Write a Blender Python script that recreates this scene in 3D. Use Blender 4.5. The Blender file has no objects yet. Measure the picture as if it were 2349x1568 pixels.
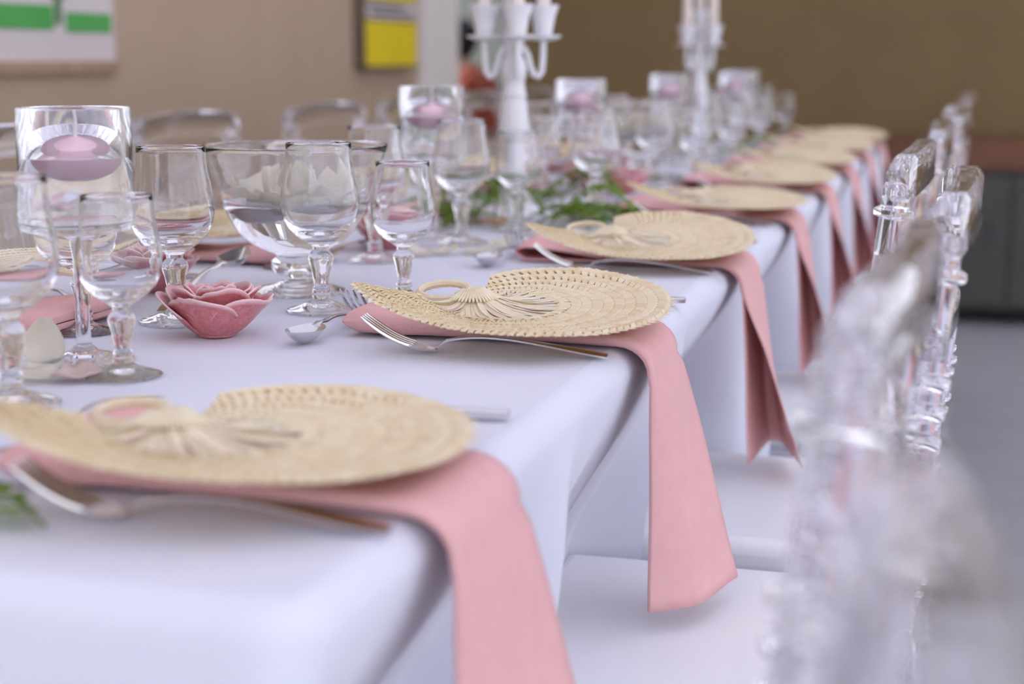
import bpy, bmesh, math, random
from mathutils import Vector, Matrix, Quaternion
random.seed(7)
PI = math.pi
S = bpy.context.scene
C = S.collection

# ------------------------------------------------------------------ camera
cam_d = bpy.data.cameras.new('camera')
cam = bpy.data.objects.new('camera', cam_d); C.objects.link(cam)
F_PX = 3660.0
cam_d.sensor_fit = 'HORIZONTAL'; cam_d.sensor_width = 36.0
cam_d.lens = 36.0 * F_PX / 2349.0
cam.matrix_world = Matrix(((0.96006304, -0.04921462, 0.27542129, 0.28082689),
                           (0.27978379, 0.16887734, -0.94509337, 0.0),
                           (0.0, 0.98440762, 0.17590235, 1.0),
                           (0, 0, 0, 1)))
cam_d.clip_start = 0.02; cam_d.clip_end = 200
cam_d.dof.use_dof = True
cam_d.dof.focus_distance = 1.45
cam_d.dof.aperture_fstop = 3.7
S.camera = cam
# ------------------------------------------------------------------ world, exposure
w = bpy.data.worlds.new('world'); S.world = w; w.use_nodes = True
wn = w.node_tree.nodes; wl = w.node_tree.links
bg = wn['Background']
tc = wn.new('ShaderNodeTexCoord'); sx = wn.new('ShaderNodeSeparateXYZ')
rp = wn.new('ShaderNodeValToRGB')
rp.color_ramp.elements[0].position = 0.0; rp.color_ramp.elements[0].color = (0.885, 0.895, 1.0, 1)
rp.color_ramp.elements[1].position = 1.0; rp.color_ramp.elements[1].color = (0.80, 0.83, 1.0, 1)
wl.new(tc.outputs['Generated'], sx.inputs[0]); wl.new(sx.outputs['Z'], rp.inputs[0])
wl.new(rp.outputs[0], bg.inputs['Color']); bg.inputs['Strength'].default_value = 2.3
S.view_settings.view_transform = 'Standard'; S.view_settings.look = 'None'
S.view_settings.gamma = 1.0; S.view_settings.use_curve_mapping = False
S.view_settings.exposure = -0.20
S.cycles.max_bounces = 26; S.cycles.transmission_bounces = 22; S.cycles.glossy_bounces = 22
S.cycles.diffuse_bounces = 3; S.cycles.transparent_max_bounces = 8
S.cycles.caustics_refractive = True; S.cycles.caustics_reflective = True
S.cycles.blur_glossy = 0.5
S.cycles.use_denoising = True
S.cycles.use_adaptive_sampling = True; S.cycles.adaptive_threshold = 0.10; S.cycles.adaptive_min_samples = 12

# ------------------------------------------------------------------ materials
def nodes(name):
    m = bpy.data.materials.new(name); m.use_nodes = True
    nt = m.node_tree
    return m, nt, nt.nodes['Principled BSDF']

def mat(name, col, rough=0.6, col2=None, scale=20.0, bump=0.0, bscale=200.0, metal=0.0, spec=0.5,
        coat=0.0, sheen=0.0, subs=0.0, detail=4.0):
    m, nt, b = nodes(name)
    b.inputs['Base Color'].default_value = (*col, 1); b.inputs['Roughness'].default_value = rough
    b.inputs['Metallic'].default_value = metal; b.inputs['Specular IOR Level'].default_value = spec
    b.inputs['Coat Weight'].default_value = coat; b.inputs['Coat Roughness'].default_value = 0.12
    b.inputs['Sheen Weight'].default_value = sheen
    if subs:
        b.inputs['Subsurface Weight'].default_value = subs
        b.inputs['Subsurface Radius'].default_value = (0.01, 0.006, 0.006)
        b.inputs['Subsurface Scale'].default_value = 0.5
    co = nt.nodes.new('ShaderNodeTexCoord')
    if col2 is not None:
        n = nt.nodes.new('ShaderNodeTexNoise'); n.inputs['Scale'].default_value = scale
        n.inputs['Detail'].default_value = detail
        r = nt.nodes.new('ShaderNodeValToRGB')
        r.color_ramp.elements[0].position = 0.35; r.color_ramp.elements[0].color = (*col, 1)
        r.color_ramp.elements[1].position = 0.68; r.color_ramp.elements[1].color = (*col2, 1)
        nt.links.new(co.outputs['Object'], n.inputs['Vector']); nt.links.new(n.outputs['Fac'], r.inputs[0])
        nt.links.new(r.outputs[0], b.inputs['Base Color'])
    if bump:
        n2 = nt.nodes.new('ShaderNodeTexNoise'); n2.inputs['Scale'].default_value = bscale
        bp = nt.nodes.new('ShaderNodeBump'); bp.inputs['Strength'].default_value = bump
        bp.inputs['Distance'].default_value = 0.002
        nt.links.new(co.outputs['Object'], n2.inputs['Vector']); nt.links.new(n2.outputs['Fac'], bp.inputs['Height'])
        nt.links.new(bp.outputs[0], b.inputs['Normal'])
    return m

def glass(name, col=(1, 1, 1), ior=1.47, rough=0.0):
    m, nt, b = nodes(name)
    b.inputs['Base Color'].default_value = (*col, 1); b.inputs['Roughness'].default_value = rough
    b.inputs['Transmission Weight'].default_value = 1.0; b.inputs['IOR'].default_value = ior
    return m

def sheet_mat(name, col, trans, rough=0.8, fac=0.3, bump=0.15, bscale=900.0, col2=None, scale=30):
    """a thin cloth / leaf that lets some light through"""
    m = mat(name, col, rough, col2=col2, scale=scale, bump=bump, bscale=bscale, spec=0.25)
    nt = m.node_tree; b = nt.nodes['Principled BSDF']; out = nt.nodes['Material Output']
    t = nt.nodes.new('ShaderNodeBsdfTranslucent'); t.inputs['Color'].default_value = (*trans, 1)
    mx = nt.nodes.new('ShaderNodeMixShader'); mx.inputs[0].default_value = fac
    nt.links.new(b.outputs[0], mx.inputs[1]); nt.links.new(t.outputs[0], mx.inputs[2])
    nt.links.new(mx.outputs[0], out.inputs['Surface'])
    return m

M = {}
M['cloth'] = mat('white_linen', (0.74, 0.755, 0.86), 0.75, col2=(0.765, 0.78, 0.875), scale=6, bump=0.12, bscale=1200, spec=0.25, sheen=0.2)
M['napkin'] = sheet_mat('pink_napkin', (0.92, 0.545, 0.53), (0.92, 0.36, 0.25), fac=0.12, bump=0.2, bscale=1500, col2=(0.89, 0.515, 0.50), scale=60)
M['raffia'] = sheet_mat('raffia', (0.97, 0.89, 0.65), (0.95, 0.74, 0.42), rough=0.45, fac=0.22, bump=0.1, bscale=400, col2=(0.94, 0.82, 0.57), scale=90)
M['raffia_pale'] = sheet_mat('raffia_pale', (0.98, 0.91, 0.68), (0.9, 0.73, 0.42), rough=0.45, fac=0.2, bump=0.1, bscale=400, col2=(0.89, 0.77, 0.55), scale=70)
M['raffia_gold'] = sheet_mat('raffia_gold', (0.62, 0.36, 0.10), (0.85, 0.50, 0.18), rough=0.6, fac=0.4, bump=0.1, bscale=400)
M['glass'] = glass('clear_glass', (0.985, 0.99, 1.0))
M['acrylic'] = glass('clear_acrylic', (0.965, 0.955, 0.985), ior=1.46)
M['water'] = glass('water', (0.985, 0.985, 1.0), ior=1.33)
M['steel'] = mat('cutlery_steel', (0.74, 0.73, 0.73), 0.2, metal=1.0)
M['white_paint'] = mat('white_painted_metal', (0.80, 0.79, 0.82), 0.35, spec=0.4)
M['taper'] = mat('ivory_wax', (0.84, 0.76, 0.70), 0.45, subs=0.2)
M['pink_wax'] = mat('pink_wax', (0.95, 0.62, 0.72), 0.4, subs=0.3)
M['white_wax'] = mat('white_wax', (0.85, 0.80, 0.78), 0.4, subs=0.3)
M['wick'] = mat('wick', (0.85, 0.82, 0.82), 0.9)
M['petal'] = sheet_mat('white_petal', (0.94, 0.90, 0.80), (0.99, 0.96, 0.85), rough=0.5, fac=0.55, bump=0.15, bscale=150, col2=(0.95, 0.93, 0.88), scale=40)
M['petal_pink'] = sheet_mat('blush_petal', (0.88, 0.70, 0.66), (0.9, 0.66, 0.6), rough=0.5, fac=0.3, bump=0.15, bscale=150, col2=(0.9, 0.82, 0.76), scale=40)
M['petal_peach'] = sheet_mat('peach_petal', (0.86, 0.58, 0.33), (0.9, 0.55, 0.3), rough=0.5, fac=0.3, bump=0.15, bscale=150, col2=(0.88, 0.72, 0.52), scale=40)
M['leaf'] = sheet_mat('fern_green', (0.15, 0.28, 0.03), (0.32, 0.50, 0.04), rough=0.5, fac=0.35, bump=0.1, bscale=300, col2=(0.27, 0.38, 0.06), scale=60)
M['stem'] = mat('stem_green', (0.12, 0.2, 0.05), 0.6)
M['cushion'] = mat('white_vinyl', (0.94, 0.93, 0.95), 0.5, col2=(0.95, 0.94, 0.96), scale=5, bump=0.08, bscale=600)
M['wall_beige'] = mat('beige_plaster', (0.46, 0.345, 0.235), 0.9, col2=(0.49, 0.37, 0.255), scale=3, bump=0.2, bscale=60)
M['wall_shaded'] = mat('shaded_plaster', (0.195, 0.135, 0.058), 0.9, col2=(0.215, 0.15, 0.066), scale=3, bump=0.2, bscale=60)  # dimmer light on the back wall, put into a darker plaster colour
M['hall'] = mat('grey_green_plaster', (0.27, 0.29, 0.24), 0.9, col2=(0.30, 0.32, 0.27), scale=3, bump=0.2, bscale=60)
M['white_trim'] = mat('white_gloss_paint', (0.86, 0.82, 0.77), 0.4, col2=(0.88, 0.84, 0.79), scale=4)
M['added_canopy'] = sheet_mat('added_diffuser_cloth', (0.84, 0.82, 0.84), (0.86, 0.84, 0.86), fac=0.78, bump=0.05, bscale=200, col2=(0.86, 0.84, 0.86), scale=3)  # translucent sheet, added to let daylight down onto the table
M['floor'] = mat('grey_floor_tile', (0.36, 0.37, 0.39), 0.35, col2=(0.40, 0.41, 0.43), scale=4, bump=0.05, bscale=40)
M['grout'] = mat('tile_joint', (0.14, 0.14, 0.15), 0.9)
M['table_wood'] = mat('table_plywood', (0.45, 0.33, 0.2), 0.6, col2=(0.5, 0.37, 0.23), scale=12)
M['dark_metal'] = mat('dark_steel', (0.1, 0.1, 0.11), 0.4, metal=0.6)
M['rust_wood'] = mat('rust_brown_wood', (0.15, 0.055, 0.025), 0.5, col2=(0.19, 0.07, 0.03), scale=14)
M['dark_panel'] = mat('dark_olive_lacquer', (0.05, 0.05, 0.042), 0.5, col2=(0.06, 0.06, 0.05), scale=5)
M['frame_wood'] = mat('pale_brown_wood', (0.36, 0.25, 0.15), 0.6, col2=(0.42, 0.3, 0.19), scale=18)
M['frame_dark'] = mat('dark_brown_wood', (0.14, 0.10, 0.07), 0.6, col2=(0.17, 0.12, 0.08), scale=18)
M['paper'] = mat('white_print_paper', (0.66, 0.59, 0.58), 0.7, col2=(0.69, 0.62, 0.61), scale=3)
M['print_green'] = mat('green_print', (0.07, 0.36, 0.07), 0.7, col2=(0.10, 0.42, 0.10), scale=8)
M['print_dgreen'] = mat('dark_green_print', (0.07, 0.20, 0.05), 0.7, col2=(0.10, 0.24, 0.07), scale=8)
M['print_yellow'] = mat('yellow_print', (0.78, 0.60, 0.01), 0.7, col2=(0.82, 0.64, 0.015), scale=5)
M['print_grey'] = mat('grey_print', (0.33, 0.28, 0.18), 0.7)
M['skin'] = mat('skin', (0.45, 0.24, 0.16), 0.5, subs=0.1)
M['hair'] = mat('black_hair', (0.012, 0.011, 0.012), 0.45)
M['shirt'] = mat('rust_red_cotton', (0.36, 0.075, 0.035), 0.8, col2=(0.40, 0.085, 0.04), scale=12)
M['trousers'] = mat('black_trousers', (0.02, 0.02, 0.022), 0.8)

def add_tone(m, c2):
    nt = m.node_tree; b = nt.nodes['Principled BSDF']; src = b.inputs['Base Color'].links[0].from_socket
    a = nt.nodes.new('ShaderNodeAttribute'); a.attribute_name = 'tone'
    mx = nt.nodes.new('ShaderNodeMix'); mx.data_type = 'RGBA'; mx.inputs['B'].default_value = (*c2, 1)
    ml = nt.nodes.new('ShaderNodeMath'); ml.operation = 'MULTIPLY'; ml.inputs[1].default_value = 0.5
    nt.links.new(a.outputs['Fac'], ml.inputs[0]); nt.links.new(ml.outputs[0], mx.inputs['Factor'])
    nt.links.new(src, mx.inputs['A']); nt.links.new(mx.outputs['Result'], b.inputs['Base Color'])
add_tone(M['raffia'], (0.80, 0.58, 0.27))

def ceramic():
    m, nt, b = nodes('pink_ceramic')
    b.inputs['Roughness'].default_value = 0.38; b.inputs['Coat Weight'].default_value = 0.35; b.inputs['Coat Roughness'].default_value = 0.15
    co = nt.nodes.new('ShaderNodeTexCoord')
    n = nt.nodes.new('ShaderNodeTexNoise'); n.inputs['Scale'].default_value = 120; n.inputs['Detail'].default_value = 6
    n.inputs['Distortion'].default_value = 1.5
    r = nt.nodes.new('ShaderNodeValToRGB')
    r.color_ramp.elements[0].position = 0.3; r.color_ramp.elements[0].color = (0.60, 0.155, 0.165, 1)
    r.color_ramp.elements[1].position = 0.75; r.color_ramp.elements[1].color = (0.76, 0.29, 0.31, 1)
    a = nt.nodes.new('ShaderNodeAttribute'); a.attribute_name = 'glaze'
    mx = nt.nodes.new('ShaderNodeMix'); mx.data_type = 'RGBA'
    mx.inputs['B'].default_value = (0.86, 0.60, 0.60, 1)
    nt.links.new(co.outputs['Object'], n.inputs['Vector']); nt.links.new(n.outputs['Fac'], r.inputs[0])
    nt.links.new(a.outputs['Fac'], mx.inputs['Factor']); nt.links.new(r.outputs[0], mx.inputs['A'])
    nt.links.new(mx.outputs['Result'], b.inputs['Base Color'])
    n2 = nt.nodes.new('ShaderNodeTexNoise'); n2.inputs['Scale'].default_value = 180
    bp = nt.nodes.new('ShaderNodeBump'); bp.inputs['Strength'].default_value = 0.35; bp.inputs['Distance'].default_value = 0.0015
    nt.links.new(co.outputs['Object'], n2.inputs['Vector']); nt.links.new(n2.outputs['Fac'], bp.inputs['Height'])
    nt.links.new(bp.outputs[0], b.inputs['Normal'])
    return m
M['ceramic'] = ceramic()

# ------------------------------------------------------------------ mesh helpers
class MB:
    def __init__(s): s.v = []; s.f = []
    def add(s, vs, fs):
        o = len(s.v); s.v += [tuple(v) for v in vs]; s.f += [tuple(i + o for i in f) for f in fs]
    def box(s, c, d, rot=None):
        x, y, z = d[0] / 2, d[1] / 2, d[2] / 2
        vs = [Vector((a * x, b * y, e * z)) for a in (-1, 1) for b in (-1, 1) for e in (-1, 1)]
        if rot: vs = [rot @ v for v in vs]
        s.add([v + Vector(c) for v in vs], [(0, 1, 3, 2), (4, 6, 7, 5), (0, 4, 5, 1), (2, 3, 7, 6), (0, 2, 6, 4), (1, 5, 7, 3)])
        return s
    def lathe(s, prof, seg=24, mtx=None, cap=True):
        """prof: (r, z) going from bottom outside over to the end; r=0 ends close by themselves"""
        vs = []; idx = []
        for r, z in prof:
            if r < 1e-6:
                idx.append([len(vs)] * seg); vs.append(Vector((0, 0, z)))
            else:
                idx.append(list(range(len(vs), len(vs) + seg)))
                vs += [Vector((r * math.cos(2 * PI * k / seg), r * math.sin(2 * PI * k / seg), z)) for k in range(seg)]
        fs = []
        for a, b in zip(idx, idx[1:]):
            for k in range(seg):
                q = [a[k], a[(k + 1) % seg], b[(k + 1) % seg], b[k]]
                q2 = [i for n, i in enumerate(q) if i not in q[:n]]
                if len(q2) >= 3: fs.append(tuple(q2))
        if mtx is not None: vs = [mtx @ v for v in vs]
        s.add(vs, fs); return s
    def rod(s, p0, p1, prof, seg=14):
        """closed lathe between two points; prof (r, t 0..1)"""
        p0, p1 = Vector(p0), Vector(p1); d = p1 - p0; L = d.length
        q = d.to_track_quat('Z', 'Y').to_matrix().to_4x4()
        pr = [(0, prof[0][1] * L)] + [(r, t * L) for r, t in prof] + [(0, prof[-1][1] * L)]
        return s.lathe(pr, seg, Matrix.Translation(p0) @ q)
    def tube(s, pts, rad, seg=10, closed=False):
        pts = [Vector(p) for p in pts]; n = len(pts)
        if not hasattr(rad, '__len__'): rad = [rad] * n
        vs = []; up = Vector((0.13, 0.21, 0.97)).normalized(); fs = []
        for i, p in enumerate(pts):
            a = pts[(i - 1) % n] if (closed or i > 0) else p
            b = pts[(i + 1) % n] if (closed or i < n - 1) else p
            t = (b - a).normalized()
            u = up - t * up.dot(t)
            if u.length < 1e-3: u = Vector((1, 0, 0)) - t * t.x
            u.normalize(); up = u; w_ = t.cross(u)
            vs += [p + (u * math.cos(2 * PI * k / seg) + w_ * math.sin(2 * PI * k / seg)) * rad[i] for k in range(seg)]
        m = n if closed else n - 1
        for i in range(m):
            j = (i + 1) % n
            for k in range(seg):
                fs.append((i * seg + k, i * seg + (k + 1) % seg, j * seg + (k + 1) % seg, j * seg + k))
        if not closed:
            fs.append(tuple(range(seg))[::-1]); fs.append(tuple(range((n - 1) * seg, n * seg)))
        s.add(vs, fs); return s
    def grid(s, P, closed_u=False):
        """P[i][j] points"""
        nu, nv = len(P), len(P[0]); vs = [p for r in P for p in r]; fs = []
        for i in range(nu if closed_u else nu - 1):
            for j in range(nv - 1):
                a = i * nv + j; b = ((i + 1) % nu) * nv + j
                fs.append((a, b, b + 1, a + 1))
        s.add(vs, fs); return s
    def mesh(s, name, smooth=True):
        me = bpy.data.meshes.new(name); me.from_pydata(s.v, [], s.f); me.update()
        bm = bmesh.new(); bm.from_mesh(me); bmesh.ops.recalc_face_normals(bm, faces=bm.faces); bm.to_mesh(me); bm.free()
        if smooth:
            me.polygons.foreach_set('use_smooth', [True] * len(me.polygons))
            try: me.set_sharp_from_angle(angle=math.radians(38))
            except Exception: pass
        return me

def obj(name, mb, m, parent=None, loc=(0, 0, 0), rot=(0, 0, 0), smooth=True):
    me = mb.mesh(name, smooth) if isinstance(mb, MB) else mb
    if m is not None and not me.materials: me.materials.append(M[m] if isinstance(m, str) else m)
    o = bpy.data.objects.new(name, me); C.objects.link(o)
    o.location = loc; o.rotation_euler = rot
    if parent: o.parent = parent
    return o
def thing(name, label, cat, loc=(0, 0, 0), rotz=0, group=None):
    o = bpy.data.objects.new(name, None); C.objects.link(o); o.empty_display_size = 0.05
    o.location = loc; o.rotation_euler = (0, 0, rotz)
    return tag(o, label, cat, group)
def tag(o, label, cat, group=None):
    o['label'] = label; o['category'] = cat
    if group: o['group'] = group
    return o
def struct(name, mb, m, parent=None, smooth=False):
    o = obj(name, mb, m, parent, smooth=smooth)
    if parent is None: o['kind'] = 'structure'
    return o
def dup(root, loc=None, rot=None, label=None, group=None, scale=None):
    def cp(o, par):
        c = o.copy(); C.objects.link(c); c.parent = par
        for ch in KIDS.get(o.name) or [x for x in o.children]: cp(ch, c)
        return c
    r = cp(root, None)
    if loc is not None: r.location = loc
    if rot is not None: r.rotation_euler = (0, 0, rot) if not hasattr(rot, '__len__') else rot
    if label: r['label'] = label
    if group: r['group'] = group
    if scale: r.scale = (scale,) * 3
    return r
KIDS = {}
def bevel(o, w=0.004, seg=2):
    b = o.modifiers.new('bevel', 'BEVEL'); b.width = w; b.segments = seg; b.limit_method = 'ANGLE'
    return o
def solid(o, t, off=0):
    s = o.modifiers.new('thickness', 'SOLIDIFY'); s.thickness = t; s.offset = off
    return o
def sm(a, b, x):
    t = min(1, max(0, (x - a) / (b - a))); return t * t * (3 - 2 * t)
def interp(tab, x):
    if x <= tab[0][0]: return tab[0][1:]
    for a, b in zip(tab, tab[1:]):
        if x <= b[0]:
            t = (x - a[0]) / (b[0] - a[0]); t = t * t * (3 - 2 * t) if False else t
            return tuple(p + (q - p) * t for p, q in zip(a[1:], b[1:]))
    return tab[-1][1:]

ORD = ['', 'first', 'second', 'third', 'fourth', 'fifth', 'sixth', 'seventh', 'eighth', 'ninth']

# ================================================================== setting
# floor of large tiles
mb = MB(); mb.box((0.2, 3.0, -0.02), (9.0, 16.0, 0.03))
fl = struct('floor', mb, 'grout')
tile_me = MB().box((0, 0, -0.004), (0.594, 0.594, 0.008)).mesh('tile', False); tile_me.materials.append(M['floor'])
for i in range(14):
    for j in range(14):
        X, Y = -1.6 + i * 0.6 if i < 8 else None, 0.0 + j * 0.6
        if X is None or Y > 8: continue
        t = obj('tile', tile_me, None, fl, (X, Y, 0.0))
struct('added_canopy', MB().box((0.75, 3.6, 2.91), (5.5, 12.4, 0.004)), 'added_canopy')  # unseen canopy, added for overhead light and to cut side light
struct('wall_left', MB().box((-1.975, 2.275, 1.45), (0.15, 8.55, 2.9)), 'wall_beige')
struct('wall_back', MB().box((0.335, 6.70, 1.45), (3.93, 0.18, 2.9)), 'wall_shaded')
struct('wall_hall', MB().box((-0.9, 9.0, 1.45), (6.0, 0.12, 2.9)), 'hall')
mb = MB(); mb.box((-1.888, 6.345, 1.45), (0.03, 0.43, 2.9)); mb.box((-1.87, 6.345, 0.1), (0.045, 0.45, 0.2)); mb.box((-1.975, 6.57, 1.45), (0.2, 0.03, 2.9))
struct('trim_1', mb, 'white_trim')
struct('added_shade_wall', MB().box((0.2, 7.9, 1.45), (0.1, 2.1, 2.9)), 'hall')  # unseen wall, added to keep side light out of the hall
struct('baseboard_back', MB().box((0.335, 6.603, 0.05), (3.93, 0.014, 0.1)), 'frame_dark')
struct('baseboard_left', MB().box((-1.894, 2.0, 0.05), (0.012, 8.2, 0.1)), 'frame_dark')

# sideboard against the brown wall
t = thing('sideboard', 'low dark sideboard with a rust brown wooden top against the brown wall', 'sideboard', (0.62, 6.38, 0))
bevel(obj('top', MB().box((0, 0, 0.64), (1.36, 0.40, 0.11)), 'rust_wood', t), 0.008)
obj('body', MB().box((0, 0.01, 0.325), (1.30, 0.36, 0.52)), 'dark_panel', t)
for x in (-0.43, 0.0, 0.43):
    d = bevel(obj('door', MB().box((x, -0.176, 0.325), (0.42, 0.018, 0.48)), 'dark_panel', t), 0.003)
    obj('handle', MB().rod((x + 0.15, -0.2, 0.30), (x + 0.15, -0.2, 0.40), [(0.006, 0), (0.006, 1)]), 'dark_metal', d)
for x in (-0.6, 0.6):
    for y in (-0.14, 0.15):
        obj('foot', MB().rod((x, y, 0), (x, y, 0.07), [(0.02, 0), (0.028, 1)]), 'dark_metal', t)

# pictures on the beige wall
def picture(name, label, y0, y1, z0, z1, fm, fw, sheets, bk='paper', dp=0.012):
    X = -1.9
    t = thing(name, label, 'picture', (X, (y0 + y1) / 2, z0))
    yc, h, wd = 0.0, z1 - z0, y1 - y0
    for a, b, c_, d in ((0, fw / 2, wd, fw), (0, h - fw / 2, wd, fw)):
        bevel(obj('frame_rail', MB().box((dp / 2 + 0.004, a, b), (dp + 0.014, c_, d)), fm, t), 0.003)
    obj('backing', MB().box((dp / 2 - 0.001, 0, h / 2), (dp - 0.002, wd, h - 0.01)), bk, t, smooth=False)
    for nm, m, ya, yb, za, zb in sheets:
        obj(nm, MB().box((dp + 0.0005, (ya + yb) / 2 - (y0 + y1) / 2, (za + zb) / 2 - z0), (0.003, yb - ya, zb - za)), m, t, smooth=False)
    return t
picture('framed_print', 'white print with a green band across it, in a brown wooden frame', 3.22, 3.76, 0.958, 1.62, 'frame_wood', 0.032,
        [('green_band', 'print_green', 3.225, 3.47, 1.064, 1.122), ('green_band', 'print_green', 3.53, 3.74, 1.060, 1.108),
         ('green_tree', 'print_dgreen', 3.482, 3.508, 1.078, 1.14), ('green_tree', 'print_dgreen', 3.462, 3.528, 1.1405, 1.30)])
picture('yellow_poster', 'yellow poster with a pale lettered strip on a thick dark brown board', 5.44, 6.0, 0.955, 1.75, 'frame_dark', 0.012,
        [('yellow_field', 'print_yellow', 5.455, 5.99, 0.966, 1.128), ('yellow_field', 'print_yellow', 5.455, 5.99, 1.205, 1.73),
         ('pale_strip', 'paper', 5.46, 5.985, 1.138, 1.198), ('lettered_strip', 'print_grey', 5.49, 5.95, 1.15, 1.162), ('lettered_strip', 'print_grey', 5.47, 5.85, 1.175, 1.187)], 'frame_dark', 0.045)

# ================================================================== table and cloth
TX0, TX1, TY0, TY1, TZ = -0.77, 0.0, 0.64, 4.97, 0.75
t = thing('banquet_table', 'long folding banquet table hidden under the white cloth', 'table', (-0.385, 2.805, 0))
bevel(obj('table_top', MB().box((0, 0, 0.725), (0.735, 4.29, 0.034)), 'table_wood', t), 0.006)
for sx_ in (-0.28, 0.28):
    for y in (-2.0, -0.7, 0.7, 2.0):
        obj('leg', MB().rod((sx_, y, 0), (sx_, y, 0.708), [(0.016, 0), (0.016, 1)]), 'dark_metal', t)

PR = [0.836, 1.373, 1.922, 2.495, 3.044, 3.59, 4.14, 4.66]     # settings on the open side
PL = [0.82, 1.33, 1.85, 2.40, 2.95, 3.50, 4.06, 4.62]         # settings on the poster side
# chairs: (x of origin, y, turn)
CHR = [(0.06, 0.235, 0.03), (0.030, 0.862, -0.03), (0.052, 1.362, 0.0), (0.0, 1.835, -0.02), (0.01, 2.42, 0.02), (0.03, 2.98, 0.0), (0.015, 3.53, -0.03), (0.03, 4.09, 0.03), (0.03, 4.64, 0.0)]
CHL = [(-0.80, 0.86, 0.02), (-0.80, 1.40, 0.0), (-0.80, 1.93, -0.03), (-0.82, 2.50, 0.03), (-0.80, 3.06, 0.0), (-0.81, 3.60, -0.02), (-0.80, 4.15, 0.02), (-0.80, 4.68, 0.0)]

def push(x_side, y, drop):
    """how far a tucked-in seat pushes the hanging cloth back under the table"""
    tot = 0
    for cx_, cy_, a in (CHR[1:] if x_side > 0 else CHL):
        depth = 0.165 - cx_ if x_side > 0 else 0.165 + (cx_ + 0.77) 
        k = 1 - sm(0.185, 0.262, abs(y - cy_))
        tot = max(tot, k * depth)
    return tot * (sm(0.0, 0.235, drop) * 0.55 + 0.45 * min(1, drop / 0.235))

def cloth():
    mb = MB(); r = 0.021; R = 0.035
    path = []                                # (x, y, nx, ny)
    def side(a, b, n, nrm):
        for k in range(n):
            t = k / n
            path.append((a[0] + (b[0] - a[0]) * t, a[1] + (b[1] - a[1]) * t, *nrm))
    def corner(cx_, cy_, a0):
        for k in range(9):
            a = a0 + PI / 2 * k / 9
            path.append((cx_ + R * math.cos(a), cy_ + R * math.sin(a), math.cos(a), math.sin(a)))
    side((TX1, TY0 + R), (TX1, TY1 - R), 330, (1, 0)); corner(TX1 - R, TY1 - R, 0)
    side((TX1 - R, TY1), (TX0 + R, TY1), 60, (0, 1)); corner(TX0 + R, TY1 - R, PI / 2)
    side((TX0, TY1 - R), (TX0, TY0 + R), 330, (-1, 0)); corner(TX0 + R, TY0 + R, PI)
    side((TX0 + R, TY0), (TX1 - R, TY0), 60, (0, -1)); corner(TX1 - R, TY0 + R, 1.5 * PI)
    rows = []
    for (x, y, nx, ny) in path:
        col = []
        for k in range(7):
            a = PI / 2 * k / 6
            o = -r + r * math.sin(a); col.append((x + nx * o, y + ny * o, TZ - r * (1 - math.cos(a))))
        ph = (y if abs(nx) > 0.7 else x) 
        for k in range(1, 27):
            d = 0.47 * k / 26
            tt = d / 0.47
            fold = 0.013 * math.sin(ph * 38 + 1.3 * math.sin(ph * 9)) + 0.008 * math.sin(ph * 71 + 0.6) + 0.004 * math.sin(ph * 23 + d * 14)
            amp = sm(0.02, 0.25, d) * (1.0 if abs(nx) > 0.99 else 0.9)
            out = 0.018 * tt + fold * amp
            cornerness = 1 - abs(abs(nx) - abs(ny))
            out += 0.06 * cornerness * tt
            px = 0
            if abs(nx) > 0.3:
                p_ = push(1 if nx > 0 else -1, y, d) * abs(nx)
                out = out * (1 - 0.75 * min(1, p_ / 0.1)) - p_
            if ny < -0.3: out += 0.012 * tt
            col.append((x + nx * out, y + ny * out, TZ - r - d))
        rows.append(col)
    mb.grid(rows, closed_u=True)
    # top: strips joining the two long sides would stretch, so a fine grid inside the rim
    n = 60; my = 260
    top = []
    xs = [TX0 + r + (TX1 - TX0 - 2 * r) * i / n for i in range(n + 1)]
    ys = [TY0 + r + (TY1 - TY0 - 2 * r) * j / my for j in range(my + 1)]
    for x in xs:
        row = []
        for y in ys:
            e = min(x - xs[0], xs[-1] - x, y - ys[0], ys[-1] - y)
            z = TZ - 0.0002 + 0.0009 * sm(0, 0.06, e) * (math.sin(y * 17 + 3 * x) * math.sin(x * 23 + 2 * math.sin(y * 5)))
            row.append((x, y, z))
        top.append(row)
    mb.grid(top)
    return mb
ck = cloth()
me = ck.mesh('tablecloth')
o = obj('tablecloth', me, 'cloth'); tag(o, 'white cloth draped over the long table down to the chair seats', 'tablecloth')

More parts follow.
